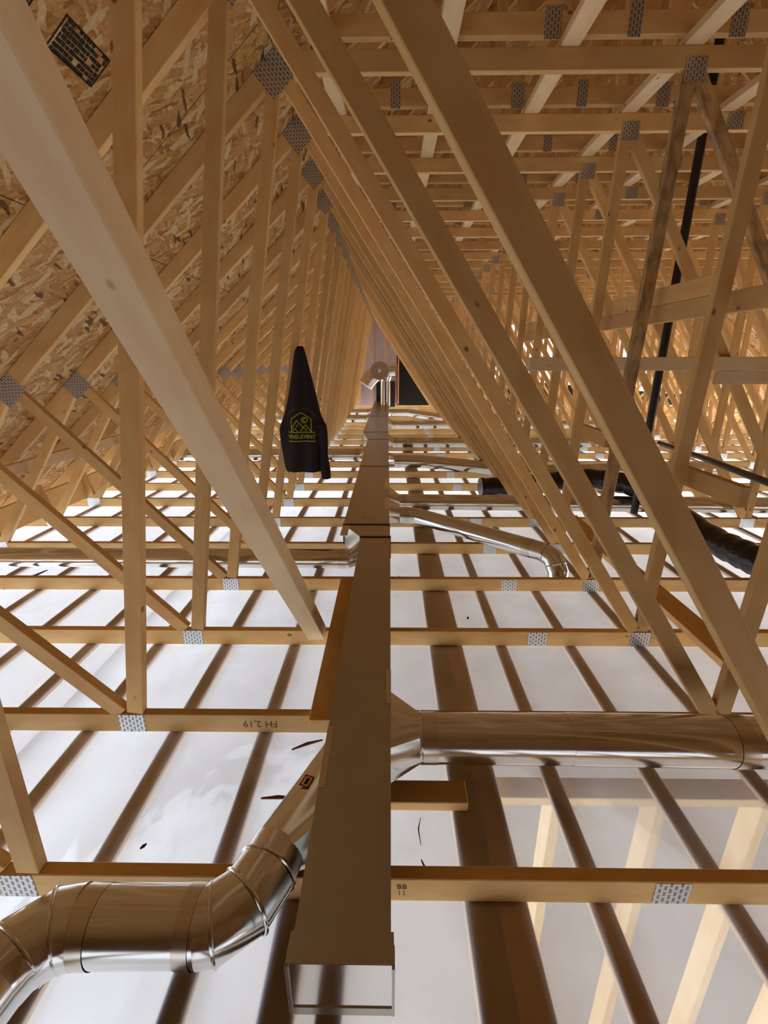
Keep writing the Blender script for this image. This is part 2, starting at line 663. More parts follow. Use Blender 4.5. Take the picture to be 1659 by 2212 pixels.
def daylight_frame(n, c, ux, half_w, half_h):
    """frame added round an area light in the storey below; the wall behind is solid"""
    bm = bmesh.new()
    ux = Vector(ux)
    uz = Vector((0, 0, 1))
    un = ux.cross(uz)

    def bar(u0, u1, z0, z1):
        m4 = Matrix((ux, un, uz)).transposed().to_4x4()
        m4.translation = Vector(c) + ux * (u0 + u1) / 2 + uz * (z0 + z1) / 2
        bmesh.ops.create_cube(bm, size=1, matrix=m4 @ Matrix.Diagonal((u1 - u0, 0.05, z1 - z0, 1)))
    w, h = half_w, half_h
    bar(-w - .08, w + .08, h, h + .08)
    bar(-w - .08, w + .08, -h - .08, -h)
    bar(-w - .08, -w, -h, h)
    bar(w, w + .08, -h, h)
    return struct('window_%d' % n, mesh_from(bm), DRYWALL)


daylight_frame(1, (-4.17, 6.0, -1.35), (0, 1, 0), 9.5, 1.05)
daylight_frame(2, (9.87, 6.0, -1.35), (0, 1, 0), 9.5, 1.05)
daylight_frame(3, (2.8, -3.87, -1.35), (1, 0, 0), 6.5, 1.05)
daylight_frame(4, (2.8, 15.27, -1.35), (1, 0, 0), 6.5, 1.05)


def slope_slab(x0, z0, x1, z1, y0, y1, th, flip):
    """roof deck slab in local axes: X along depth, Y up the slope; underside at local z = 0"""
    a, b_ = Vector((x0, y0, z0)), Vector((x1, y0, z1))
    m = axes(a, (0, 1, 0), b_ - a)
    Ls = (b_ - a).length
    s = 1 if (m.to_3x3() @ Vector((0, 0, 1))).z > 0 else -1
    me = box_mesh(0, y1 - y0, 0, Ls, min(0, s * th), max(0, s * th), 0)
    return me, m


OFF = TW / 2 / math.cos(ANG) + 0.001      # vertical offset from the chord centre line to the deck
zr = N1.z + (XR - N1.x) * SLOPE + OFF
me, m = slope_slab(-3.95, N1.z - (N1.x + 3.95) * SLOPE + OFF, XR, zr, YN, YE + 0.3, 0.012, False)
ceil_l = struct('ceiling', me, OSB, m)
DECK = m.copy()
me, m = slope_slab(HEEL_R + 0.15, N1.z - (HEEL_R + 0.15 - N7X) * SLOPE + OFF, XR, zr, YN, YE + 0.3, 0.012, True)
ceil_r = struct('ceiling', me, OSB, m)

# near gable behind the camera, closing the attic
bm = bmesh.new()
pts = [(-3.95, 0.0), (9.8, 0.0), (9.8, 0.25), (XR, zr), (-3.95, 0.25)]
f = bm.faces.new([bm.verts.new((x, 0, z)) for x, z in pts])
r_ = bmesh.ops.extrude_face_region(bm, geom=[f])
for v in r_['geom']:
    if isinstance(v, bmesh.types.BMVert):
        v.co.y -= 0.012
struct('wall_near', mesh_from(bm), OSB, Matrix.Translation((0, YN, 0)))
# low eave wall on the left, dark sheathing
struct('wall_left', box_mesh(-4.02, -4.0, YN, YE, -0.05, 0.15, 0), OSB)
struct('wall_right', box_mesh(9.86, 9.88, YN, YE, -0.05, 0.08, 0), OSB)

# far end wall: sheathing with daylight openings, framed in studs
EW = YE


def wall_piece(x0, x1, z0, z1, mat, y=EW, th=0.012):
    return struct('wall_far', box_mesh(x0, x1, y, y + th, z0, z1, 0), mat)


def zdeck(x):
    return N1.z + (min(x, 2 * XR - x) - N1.x) * SLOPE + OFF


# left triangle, pieces around the openings on the right
def tri_wall(pts, mat, y=EW):
    bm = bmesh.new()
    f = bm.faces.new([bm.verts.new((x, 0, z)) for x, z in pts])
    r_ = bmesh.ops.extrude_face_region(bm, geom=[f])
    for v in r_['geom']:
        if isinstance(v, bmesh.types.BMVert):
            v.co.y += 0.012
    return struct('wall_far', mesh_from(bm), mat, Matrix.Translation((0, y, 0)))


tri_wall([(-3.9, 0), (0.22, 0), (0.22, zdeck(0.22)), (-3.9, zdeck(-3.9))], LILAC)
tri_wall([(0.22, 0), (1.35, 0), (1.35, 2.9), (0.22, 2.9)], BLACKPAPER)
tri_wall([(0.22, 2.9), (3.3, 2.9), (3.3, zdeck(3.2)), (XR, zr), (0.22, zdeck(0.22))], LILAC)
tri_wall([(1.35, 0), (3.3, 0), (3.3, 2.9), (1.35, 2.9)], LILAC)
tri_wall([(3.3, 0), (9.8, 0), (9.8, 0.35), (3.3, 0.9)], BLACKPAPER)
tri_wall([(3.3, 2.5), (7.2, 2.5), (3.3, zdeck(3.3))], LILAC)
tri_wall([(5.5, 0.9), (6.7, 0.9), (6.7, 2.5), (5.5, 2.5)], LILAC)
for i in range(22):
    x = -3.4 + i * 0.406
    if 0.3 < x < 1.15:
        continue
    z1 = min(zdeck(x), 4.5) - 0.05
    o = board('wall_stud', (x, EW - 0.09, 0.09), (x, EW - 0.09, z1), (1, 0, 0), TT, TW, SPF)
    prop(o, 'bare stud of the far end wall, ' + ORD[i] + ' from the left eave', 'stud', 'studs of the far end wall')
o = prop(link('insulation_batt', box_mesh(0.20, 0.27, EW - 0.07, EW - 0.02, 0.10, 1.35, 0.012), PINK),
         'pink insulation batt bulging beside the black paper on the far end wall', 'insulation')

# ------------------------------------------------------------------ poly sheets
def sheet(x0, x1, y0, y1, nx, ny, amp, sag):
    bm = bmesh.new()
    g = []
    for j in range(ny + 1):
        row = []
        for i in range(nx + 1):
            x = x0 + (x1 - x0) * i / nx
            y = y0 + (y1 - y0) * j / ny
            ph = ((y - Y0 - TT / 2) / DY) % 1.0
            s = math.sin(math.pi * ph) ** 2
            z = -0.002 - s * (sag + amp * (0.5 + 0.5 * noise.noise(Vector((x * 2.3, y * 2.1, 3)))))
            row.append(bm.verts.new((x, y, z)))
        g.append(row)
    for j in range(ny):
        for i in range(nx):
            bm.faces.new((g[j][i], g[j][i + 1], g[j + 1][i + 1], g[j + 1][i]))
    me = mesh_from(bm)
    me.shade_smooth()
    return me


prop(link('plastic_sheet', sheet(-3.92, -0.10, -0.7, YE, 60, 280, 0.0015, 0.001), POLY_L),
     'plastic vapour barrier, backlight painted in, under the joists left of the metal trunk duct', 'plastic sheet')
prop(link('plastic_sheet', sheet(-0.10, 9.84, -0.7, YE, 130, 280, 0.0015, 0.001), POLY_R),
     'clear hazy plastic vapour barrier under the joists right of the metal trunk duct', 'plastic sheet')

struct('floor', box_mesh(-3.98, 9.84, YN, -0.7, -0.02, 0.0, 0), OSB)  # unseen slab added behind the camera to hold back light from below

# ------------------------------------------------------------------ roof trusses
def plate(name, c, w, h, ang, parent):
    me = box_mesh(-w / 2, w / 2, -0.0014, 0.0, -h / 2, h / 2, 0)
    mt = Matrix.Translation(Vector((c[0], 0, c[1]))) @ Matrix.Rotation(-ang, 4, 'Y')
    return link(name, me, PLATE, parent, mt)


def web(a, b_, parent, trim_a, trim_b, mat=SPF, name='web', w=0.066):
    d = (b_ - a).normalized()
    p, q = a + d * trim_a, b_ - d * trim_b
    return board(name, p + Vector((0, 0.0006, 0)), q + Vector((0, 0.0006, 0)), (0, 1, 0), TT - 0.0012, w, mat, parent)


def make_truss():
    t = thing('roof_truss', (0, 0, 0))
    board('bottom_chord', (HEEL_L + 0.05, 0, ZB), (HEEL_R - 0.05, 0, ZB), (0, 1, 0), TT, TW, SPF, t)
    dl = Vector((math.cos(ANG), 0, math.sin(ANG)))
    board('top_chord', Vector((HEEL_L, 0, 0.12)), N1 + dl * 0.03, (0, 1, 0), TT, TW, SPF, t)
    board('flat_chord', (N1.x + 0.02, 0.0005, ZF), (N7X - 0.02, 0.0005, ZF), (0, 1, 0), TT - 0.001, TW, SPF, t)
    dr = Vector((-math.cos(ANG), 0, math.sin(ANG)))
    board('top_chord', Vector((HEEL_R, 0, 0.12)), V('N7') + dr * 0.03, (0, 1, 0), TT, TW, SPF, t)
    for a, b_, ta, tb in (('P1', 'N1', .048, .055), ('P1', 'N2', .06, .06), ('P2', 'N2', .055, .06), ('N1', 'Q1', .06, .058),
                          ('Q1', 'N4', .048, .048), ('N4', 'Q2', .06, .06), ('Q2', 'N5', .048, .048), ('N5', 'Q3', .06, .06),
                          ('Q3', 'N6', .048, .048), ('N6', 'Q4', .06, .06), ('Q4', 'N7', .048, .055), ('Q4', 'N8', .06, .06),
                          ('N8', 'Q5', .06, .055), ('P2', 'N3', .048, .06)):
        web(V(a), V(b_), t, ta, tb)
    for c, w, h, an in ((P['P1'], .105, .085, 0), (P['P2'], .13, .10, 0), (P['Q1'], .105, .085, 0), (P['Q2'], .13, .085, 0),
                        (P['Q3'], .105, .085, 0), (P['Q4'], .105, .085, 0), ((0.79, ZB), .10, .08, 0), ((N1.x, ZF - PD + .01), .17, .15, ANG),
                        ((N2.x, N2.z - .03), .16, .13, ANG), ((P['N4'][0] + .02, ZF - PD), .10, .095, 0), ((P['N5'][0] + .02, ZF - PD), .10, .095, 0),
                        (P['N6'], .10, .085, 0), ((2.05, ZF), .10, .085, 0)):
        plate('truss_plate', c, w, h, an, t)
    return t


TR0 = make_truss()
trusses = []
for k in range(NT):
    t = TR0 if k == 0 else copy_tree(TR0)
    t.location = (0, Y0 + DY * k, 0)
    trusses.append(t)
    lab = ('nearest bare timber roof truss, whose wide diagonal web crosses the right of the view' if k == 0 else
           ORD[k] + ' bare timber roof truss counted back from the camera')
    prop(t, lab, 'roof truss', 'roof trusses standing in a row down the attic')
bpy.context.view_layer.update()
# the weathered webs of the fourth truss back
for ch in trusses[3].children:
    if ch.name.startswith('web'):
        c0 = ch.matrix_local.translation
        if 1.2 < c0.x < 1.6:
            ch.data = ch.data.copy()
            ch.data.materials.clear()
            ch.data.materials.append(STAINED)
            ch['label'] = 'dark weathered web'
for ch in trusses[0].children:
    if ch.name.startswith('web') and abs(ch.matrix_local.translation.x - N1.x) < .1:
        pass

def reset_web(t, a_key, b_key, da, db, ta, tb):
    """the nearest trusses were set with slightly different webs"""
    a, b_ = V(a_key), V(b_key)
    d0 = (b_ - a).normalized()
    for ch in list(t.children):
        if ch.name.startswith('web'):
            p0 = ch.matrix_local.translation
            if (p0 - (a + d0 * ta)).length < 0.01 and (ch.matrix_local.to_3x3() @ Vector((1, 0, 0)) - d0).length < 0.01:
                a2, b2 = a + Vector((da[0], 0, da[1])), b_ + Vector((db[0], 0, db[1]))
                d = (b2 - a2).normalized()
                ch.matrix_local = axes(a2 + d * ta + Vector((0, 0.0006, 0)), d, (0, 1, 0))
                return ch


reset_web(trusses[0], 'P1', 'N1', (0.04, 0), (-0.38, 0), .048, .055)
reset_web(trusses[1], 'P1', 'N1', (0.01, 0), (-0.052, 0), .048, .055)
reset_web(trusses[2], 'P1', 'N1', (0.02, 0), (-0.045, 0), .048, .055)

# pencilled note on the second truss's bottom chord
def text_mesh(body, size, extrude=0.0004, bold=0.0):
    cu = bpy.data.curves.new('text', 'FONT')
    cu.body = body
    cu.size = size
    cu.extrude = extrude
    cu.offset = bold
    cu.align_x = 'CENTER'
    cu.align_y = 'CENTER'
    cu.resolution_u = 3
    o = bpy.data.objects.new('text', cu)
    COL.objects.link(o)
    dg = bpy.context.evaluated_depsgraph_get()
    dg.update()
    me = bpy.data.meshes.new_from_object(o.evaluated_get(dg))
    bpy.data.objects.remove(o)
    return me


FACE = Matrix.Rotation(R(90), 4, 'X')
link('handwriting', text_mesh('FH 2,19', 0.045), PENCIL, trusses[1],
     Matrix.Translation((-0.53, -0.0006, 0.046)) @ FACE @ Matrix.Rotation(R(180), 4, 'Z'))
link('grade_stamp', text_mesh('BB\n11', 0.026), PENCIL, trusses[0], Matrix.Translation((0.035, -0.0006, 0.046)) @ FACE)

# ------------------------------------------------------------------ purlins on the flat chords and piggyback trusses above
ZP0 = ZF + TW / 2 + 0.001
for i in range(12):
    x = -0.31 + 0.574 * i
    o = board('purlin', (x, 1.2, ZP0), (x, YE - 0.05, ZP0), (0, 0, 1), TT, TW, PALE)
    prop(o, 'pale flat purlin lying across the flat chords, ' + ORD[i].replace('nearest', 'first') + ' from the left', 'purlin', 'purlins laid across the flat chords')

ZPB = ZP0 + TT + 0.001 + TW / 2


def make_cap():
    t = thing('cap_truss', (0, 0, 0))
    x0 = N1.x + (ZPB - N1.z) / SLOPE
    x1 = 2 * XR - x0
    board('bottom_chord', (x0 + 0.05, 0, ZPB), (x1 - 0.05, 0, ZPB), (0, 1, 0), TT, TW, SPF, t)
    za = N1.z + (XR - N1.x) * SLOPE
    for s in (0, 1):
        xs = x0 if s == 0 else x1
        d = (Vector((XR, 0, za)) - Vector((xs, 0, ZPB))).normalized()
        board('top_chord', Vector((xs, 0.0006, ZPB)) + d * 0.09, Vector((XR, 0.0006, za)) - d * 0.05, (0, 1, 0), TT - .0012, TW, SPF, t)
    bots = [x0 + 1.15, x0 + 2.0, XR, x1 - 2.0, x1 - 1.15]
    for x in bots:
        zt = zdeck(x) - OFF
        web(Vector((x, 0, ZPB)), Vector((x, 0, zt)), t, .05, .06)
        plate('truss_plate', (x, ZPB), .075, .12, 0, t)
    for xa, xb in ((bots[0], bots[1]), (bots[1], XR), (bots[4], bots[3]), (bots[3], XR)):
        web(Vector((xa, 0, ZPB)), Vector((xb, 0, zdeck(xb) - OFF)), t, .08, .09)
    for x in (0.03, 1.125):
        plate('truss_plate', (x, ZPB + .01), .06, .13, 0, t)
    return t


C0 = make_cap()
for k in range(3, NT):
    t = C0 if k == 3 else copy_tree(C0)
    t.location = (0, Y0 + DY * k, 0)
    prop(t, 'small timber cap truss riding above the ' + ORD[k] + ' roof truss', 'cap truss', 'cap trusses under the ridge')

# ------------------------------------------------------------------ strapping under the plastic and walls below
for i, x in enumerate([-0.143 + 0.3715 * k for k in range(-9, 25)]):
    if abs(x - 0.2285) < .01:
        continue
    side = 'left' if x < 0 else 'right'
    n_ = round((-0.143 - x) / 0.3715) if x < 0 else round((x - 0.2285) / 0.3715)
    lab = ('brown strapping board under the plastic directly beneath the trunk duct' if n_ == 0 and x < 0 else
           'brown strapping board under the plastic, %s %s of the trunk duct' % (ORD[n_ - 1].replace('nearest', 'first'), side))
    o = board('strapping', (x, -0.68, -0.0245), (x, YE - 0.05, -0.0245), (0, 0, 1), 0.019, 0.064, STRAP)
    prop(o, lab, 'strapping', 'strapping boards under the plastic')
for x, nm in ((0.258, 'left'), (0.350, 'right')):
    o = board('wall_plate', (x, -0.68, -0.0435), (x, 9.0, -0.0435), (0, 0, 1), TT, 0.088, STRAP)
    prop(o, 'wide brown wall plate under the plastic right of the trunk duct, %s of two' % nm, 'wall plate', 'pair of wall plates right of the duct')
o = board('wall_plate', (-0.268, -0.68, -0.0435), (-0.268, 0.95, -0.0435), (0, 0, 1), TT, 0.088, STRAP)
prop(o, 'wide brown wall plate under the plastic beneath the left elbow duct', 'wall plate')
# cross partition seen through the clear plastic
yp = 1.295
o = board('wall_plate', (0.40, yp, -0.100), (4.2, yp, -0.100), (0, 0, 1), TT, TW, PALE)
prop(o, 'pale cross wall plate blurred behind the clear plastic at right', 'wall plate')
for i in range(7):
    x = 0.60 + i * 0.385
    o = board('wall_stud', (x, yp, -0.102), (x, yp, FLOOR_Z), (1, 0, 0), TT, TW, PALE)
    prop(o, 'pale wall stud blurred below the clear plastic, %s from the trunk duct' % ORD[i].replace('nearest', 'first'), 'stud', 'studs of the wall below the plastic')

# ------------------------------------------------------------------ loose boards lying on or fixed to the trusses
def loose(name, label, cat, p, q, td, th, w, mat=SPF, **kw):
    return prop(board(name, p, q, td, th, w, mat, **kw), label, cat)


loose('plank', 'brown plank lying on the joists along the left side of the trunk duct', 'plank',
      (-0.272, 1.42, TW + .001), (-0.272, 2.66, TW + .001), (0, 0, 1), TT, 0.089)
loose('timber_block', 'short wooden block under the trunk duct in front of the big right pipe', 'block',
      (-0.22, 1.19, 0.001), (0.268, 1.19, 0.001), (0, 0, 1), TT, 0.088)
loose('plank', 'brown plank lying across the joists at right behind the wide diagonal web', 'plank',
      (1.62, 1.50, TW + .001), (1.62, 3.90, TW + .001), (0, 0, 1), TT, 0.14)
for j, (z, nm) in enumerate(((1.695, 'lower'), (1.785, 'upper'))):
    loose('lateral_brace', nm + ' board of the doubled brace nailed along the right-hand posts', 'brace',
          (1.468, (1.55, 2.26)[j] if j else 1.2, z), (1.468, 5.6, z), (1, 0, 0), TT, TW)
loose('lateral_brace', 'long level board crossing behind the right-hand posts at eye height', 'brace',
      (0.95, 3.268, 1.432), (7.5, 3.268, 1.432), (0, 1, 0), TT, TW, PALE)
loose('lateral_brace', 'second level board under the eye-height brace at the right edge', 'brace',
      (2.24, 3.268, 1.341), (7.0, 3.268, 1.341), (0, 1, 0), TT, TW, PALE)
loose('timber_block', 'short square-cut block on the right-hand post, its end grain facing us', 'block',
      (1.425, 1.79, 0.925), (1.425, 2.30, 0.925), (1, 0, 0), TT, TW)
loose('timber_block', 'small light block on the post above the black flexible duct', 'block',
      (1.335, 2.735 + .01, 1.0), (1.335, 3.12, 1.0), (-1, 0, 0), TT, TW)
loose('lateral_brace', 'long brace board running along the left-hand webs above the eave', 'brace',
      (-2.80, 2.6, 0.70), (-2.80, 14.5, 0.70), (1, 0, 0), TT, TW, PALE)
loose('rim_board', 'deep board on edge along the left eave plates', 'board',
      (-3.20, 2.0, 0.20), (-3.20, 14.8, 0.20), (-1, 0, 0), TT, 0.22)

# big near brace running down from the upper left to the duct
e1 = Vector((-0.390, 2.045, 0.135))
d = Vector((-0.068, -1.276, 1.554)).normalized()
top = e1 + d * 2.75
br0 = thing('timber_brace', e1, 'large pale timber brace slanting from the top left down to the trunk duct', 'brace')
mt = axes((0, 0, 0), d, (1, 0, 0))
bmx = box_mesh(-0.075, 2.75, 0, 0.089, -0.038, 0.038, 0.003)
link('board', bmx, PALE, br0, Matrix.Translation((-0.045, 0, 0)) @ mt)

# ------------------------------------------------------------------ trunk duct
ZD0, ZD1 = 0.128, 0.287
trunk = thing('trunk_duct', (0, 0, 0), 'long rectangular galvanised trunk duct running down the middle of the attic', 'duct')


def rect(x0, x1, y, z0=ZD0, z1=ZD1):
    return [(x0, y, z0), (x1, y, z0), (x1, y, z1), (x0, y, z1)]


secs = [(-0.206, 0.004, 0.60), (-0.206, 0.004, 2.955)]
link('duct_section', loft_mesh([rect(*s) for s in secs]), GALV, trunk)
link('transition', loft_mesh([rect(-0.206, 0.004, 2.955), rect(-0.350, -0.002, 3.21)]), GALV, trunk)
link('duct_section', loft_mesh([rect(-0.350, -0.002, 3.21), rect(-0.350, -0.012, 5.2)]), GALV, trunk)
link('duct_section', loft_mesh([rect(-0.350, -0.012, 5.2), rect(-0.350, -0.022, 7.1)]), GALV, trunk)
link('transition', loft_mesh([rect(-0.350, -0.022, 7.1), rect(-0.462, -0.03, 7.85)]), GALV, trunk)
link('duct_section', loft_mesh([rect(-0.462, -0.03, 7.85), rect(-0.462, -0.03, 14.2)]), GALV, trunk)
for x0, x1, y in ((-0.206, 0.004, 2.955), (-0.35, -0.002, 3.21), (-0.35, -0.012, 5.2), (-0.35, -0.022, 7.1), (-0.462, -0.03, 7.85), (-.462, -.03, 10.2)):
    link('seam_cleat', loft_mesh([rect(x0 - .004, x1 + .004, y - .008, ZD0 - 0, ZD1 + .005), rect(x0 - .004, x1 + .004, y + .008, ZD0 - 0, ZD1 + .005)]), BLACKPLASTIC if y < 3.5 else GALV, trunk)
# end cap, its panel tipping a little back, with a flange all round
cap = link('end_cap', loft_mesh([rect(-0.209, 0.007, 0.615, ZD0, ZD1 + .002), rect(-0.211, 0.009, 0.583, ZD0 + .006, ZD1 + .004)]), SHINY, trunk)
link('cap_flange', loft_mesh([rect(-0.212, 0.010, 0.640, ZD1 - .02, ZD1 + .005), rect(-0.213, 0.011, 0.584, ZD1 - .02, ZD1 + .006)]), GALV, trunk)
link('cap_lip', loft_mesh([rect(-0.205, 0.006, 0.586, ZD0 - .003, ZD0 + .022), rect(-0.205, 0.006, 0.5805, ZD0 - .003, ZD0 + .022)]), GALV, trunk)
link('cap_side', loft_mesh([rect(-0.214, -0.205, 0.62, ZD0, ZD1), rect(-0.214, -0.207, 0.578, ZD0, ZD1)]), GALV, trunk)
link('cap_side', loft_mesh([rect(0.005, 0.012, 0.62, ZD0, ZD1), rect(0.006, 0.012, 0.578, ZD0, ZD1)]), GALV, trunk)
for x0, x1, y0, y1 in ((-0.2075, -0.188, 0.99, 1.22), (-0.013, 0.0055, 1.33, 1.52), (-0.352, -0.30, 2.98, 3.19), (-0.045, 0.000, 3.55, 3.9), (-.05, -.005, 4.2, 4.6)):
    link('foil_tape', box_mesh(x0, x1, y0, y1, ZD1 - .001, ZD1 + .0012, 0), TAPE, trunk)

# ------------------------------------------------------------------ round branch ducts
def circle(c, ax, r, n=32, up=(0, 0, 1), phase=0.0):
    ax = Vector(ax).normalized()
    u = Vector(up)
    u = (u - ax * u.dot(ax)).normalized()
    v = ax.cross(u)
    return [Vector(c) + (u * math.cos(2 * math.pi * k / n + phase) + v * math.sin(2 * math.pi * k / n + phase)) * r for k in range(n)]


def rect_loop(c, ax, w, h, n=32):
    """points on a rectangle matched to circle() ordering: width along horizontal, height along z"""
    ax = Vector(ax).normalized()
    u = Vector((0, 0, 1))
    u = (u - ax * u.dot(ax)).normalized()
    v = ax.cross(u)
    out = []
    for k in range(n):
        a = 2 * math.pi * k / n
        cx, sy = math.cos(a), math.sin(a)
        s = 1 / max(abs(cx), abs(sy))
        out.append(Vector(c) + u * cx * s * h / 2 + v * sy * s * w / 2)
    return out


def boot(parent, c0, c1, ax0, ax1, w, h, r, mat=PIPE):
    return link('boot', loft_mesh([rect_loop(c0, ax0, w, h), circle(c1, ax1, r)], True, 20), mat, parent)


def pipe_part(parent, path, r, mat=PIPE, name='pipe'):
    return link(name, tube_mesh(path, r, 36), mat, parent)


def ring(parent, c, ax, r, w=0.010, name='bead', mat=PIPE):
    c, ax = Vector(c), Vector(ax).normalized()
    pth = [c - ax * w / 2, c - ax * w * .3, c, c + ax * w * .3, c + ax * w / 2]
    bm = bmesh.new()
    tube_into(bm, pth, [r, r + w * .38, r + w * .5, r + w * .38, r], 36, False)
    return link(name, mesh_from(bm, 40), mat, parent)


def tape_band(parent, c, ax, r, w):
    c, ax = Vector(c), Vector(ax).normalized()
    return link('foil_tape', tube_mesh([c - ax * w / 2, c + ax * w / 2], r + .0012, 36, False), TAPE, parent)


# right: big near pipe
zc = 0.214
p1 = thing('branch_duct', (0.004, 1.25, zc), 'big shiny round duct running right from the trunk, nearest of the right branches', 'duct')
boot(p1, (0, 0.02, -.008), (0.105, 0, 0), (1, 0, 0), (1, 0, 0), 0.26, 0.15, 0.079)
pipe_part(p1, [(0.10, 0, 0), (0.62, 0, 0)], 0.083)
pipe_part(p1, [(0.61, 0, 0), (4.2, -0.03, 0)], 0.0845)
tape_band(p1, (0.135, 0, 0), (1, 0, 0), 0.083, 0.05)
ring(p1, (0.105, 0, 0), (1, 0, 0), 0.082, 0.008)
tape_band(p1, (1.18, -.005, 0), (1, 0, 0), 0.0845, 0.06)

# left: near wye boot, elbow, pipe, elbow
w0 = Vector((-0.206, 1.0, 0.205))
le = thing('branch_duct', w0, 'fat galvanised duct with two elbows left of the trunk at lower left', 'duct')
zc = 0.197
a_ = Vector((-0.305, 0.868, zc))          # collar, axis back toward the camera
axc = Vector((-0.30, -0.95, 0)).normalized()


def rel(p):
    return Vector(p) - w0


b0 = [Vector((-0.207, 0.875, 0.135)), Vector((-0.207, 0.875, 0.278)), Vector((-0.207, 1.165, 0.278)), Vector((-0.207, 1.165, 0.135))]
rl = []
seq = [(0.5, 0.278), (1, 0.278), (1, 0.135), (0, 0.135), (0, 0.278), (0.5, 0.278)]
nn = 32
cc = circle(a_, axc, 0.072, nn)
u = Vector((0, 0, 1))
v = axc.cross(u)
for k in range(nn):
    an = 2 * math.pi * k / nn
    cx, sy = math.cos(an), math.sin(an)
    s = 1 / max(abs(cx), abs(sy))
    # v points toward/away from the duct: map to the opening along the duct side
    t_ = 0.5 + 0.5 * sy * s
    s_dir = 1 if v.x > 0 else -1
    yy = 0.875 + (1.165 - 0.875) * (1 - t_ if s_dir > 0 else t_)
    rl.append(Vector((-0.207, yy, 0.2065 + 0.0715 * cx * s)))
link('boot', loft_mesh([[rel(p) for p in rl], [rel(p) for p in cc]], True, 25), SHINY, le)
e0 = a_ + axc * 0.045
pipe_part(le, [rel(a_ - axc * .012), rel(e0)], 0.0755, FOIL, 'collar')
mid1 = Vector((-0.352, 0.752, zc))
mid2 = Vector((-0.415, 0.705, zc))
pipe_part(le, [rel(e0), rel(mid1), rel(mid2), rel((-0.445, 0.700, zc))], 0.079, PIPE, 'elbow')
ring(le, rel(e0), axc, 0.079)
ring(le, rel(mid1), (mid2 - e0), 0.0815, 0.011)
ring(le, rel(mid2), Vector((-1, -0.35, 0)), 0.0795)
pl0, pl1 = Vector((-0.430, 0.702, zc)), Vector((-0.725, 0.698, zc))
pipe_part(le, [rel(pl0), rel(pl1)], 0.0785)
tape_band(le, rel((-0.462, 0.701, zc)), (1, 0, 0), 0.0785, 0.035)
tape_band(le, rel((-0.700, 0.698, zc)), (1, 0, 0), 0.0785, 0.05)
m1, m2 = Vector((-0.775, 0.690, zc)), Vector((-0.835, 0.640, zc))
pipe_part(le, [rel(pl1), rel(m1), rel(m2), rel((-0.852, 0.60, zc))], 0.081, PIPE, 'elbow')
ring(le, rel(m1), (m2 - pl1), 0.082)
ring(le, rel(m2), Vector((-0.5, -1, 0)), 0.083)
pipe_part(le, [rel((-0.850, 0.607, zc)), rel((-0.93, 0.20, zc))], 0.0785)
# small product sticker with red border on the boot
# (placed on the sloping outer face of the boot)
pA, pB = rl[0], cc[0]
stc = (rl[0] + cc[0]) / 2
link('sticker', box_mesh(-.011, .011, -.015, .015, 0, .0008, 0), WHITE, le, Matrix.Translation(rel((-0.245, 1.02, 0.2765))) @ Matrix.Rotation(R(-20), 4, 'Z'))
fr = bmesh.new()
for bx in ((-.015, .015, .0155, .0195), (-.015, .015, -.0195, -.0155), (-.015, -.011, -.0195, .0195), (.011, .015, -.0195, .0195)):
    bmesh.ops.create_cube(fr, size=1, matrix=Matrix.Translation(((bx[0] + bx[1]) / 2, (bx[2] + bx[3]) / 2, .0006)) @ Matrix.Diagonal((bx[1] - bx[0], bx[3] - bx[2], .0012, 1)))
link('sticker_border', mesh_from(fr), RED, le, Matrix.Translation(rel((-0.245, 1.02, 0.2765))) @ Matrix.Rotation(R(-20), 4, 'Z'))
link('sticker_text', box_mesh(-.004, .006, -.011, .010, 0.0006, .0012, 0), INK, le, Matrix.Translation(rel((-0.245, 1.02, 0.2765))) @ Matrix.Rotation(R(-20), 4, 'Z'))


def branch(label, y, x0, pts, r, group=None, side=1, bw=0.22):
    t = thing('branch_duct', (x0, y, 0.16), label, 'duct', group)
    P0 = [Vector(p) for p in pts]
    boot(t, (0, 0.015 * 1, 0.04 if 0 else 0.045), P0[0], (side, 0, 0), P0[1] - P0[0], bw, 0.14, r * .98)
    pipe_part(t, P0, r)
    tape_band(t, P0[0] + (P0[1] - P0[0]).normalized() * .05, P0[1] - P0[0], r, 0.05)
    return t


# left far pipe at the first transition
branch('long round duct running left from the first trunk transition', 2.87, -0.207, [(-0.07, 0, 0.0), (-2.9, 0.06, -.02)], 0.068, side=-1, bw=0.13)
# angled pipe with down elbow
t = branch('round duct slanting to the right and turning down through the plastic', 3.75, -0.002,
           [(0.10, 0.0, 0.02), (0.26, -0.03, 0.02)], 0.07)
pipe_part(t, [(0.24, -0.026, 0.02), (1.08, -0.80, 0.02), (1.13, -0.87, 0.0), (1.15, -0.93, -0.07), (1.15, -0.94, -0.155)], 0.068)
ring(t, (1.09, -0.815, 0.018), (0.84, -0.77, 0), 0.07)
ring(t, (1.14, -0.90, -0.035), (0.1, -.3, -.5), 0.07)
tape_band(t, (1.0, -0.727, 0.02), (0.84, -0.774, 0), 0.068, 0.06)
link('flange', loft_mesh([circle((1.15, -.94, -.157), (0, 0, 1), .11), circle((1.15, -.94, -.155), (0, 0, 1), .075)], True), SHINY, t)
branch('long level round duct running right just behind the slanting duct', 4.20, -0.006, [(0.10, 0, 0.0), (3.6, -0.10, 0), (5.2, -.12, 0)], 0.075)
t = branch('round duct with a tapered take-off running right in mid attic', 5.95, -0.016, [(0.09, 0.05, 0.02), (0.45, 0.0, 0.02), (1.75, -0.40, -.02), (4.2, -0.2, -.02)], 0.085)
branch('round duct running right below the second trunk transition', 7.55, -0.026, [(0.08, 0, 0.0), (3.6, 0, 0)], 0.085)
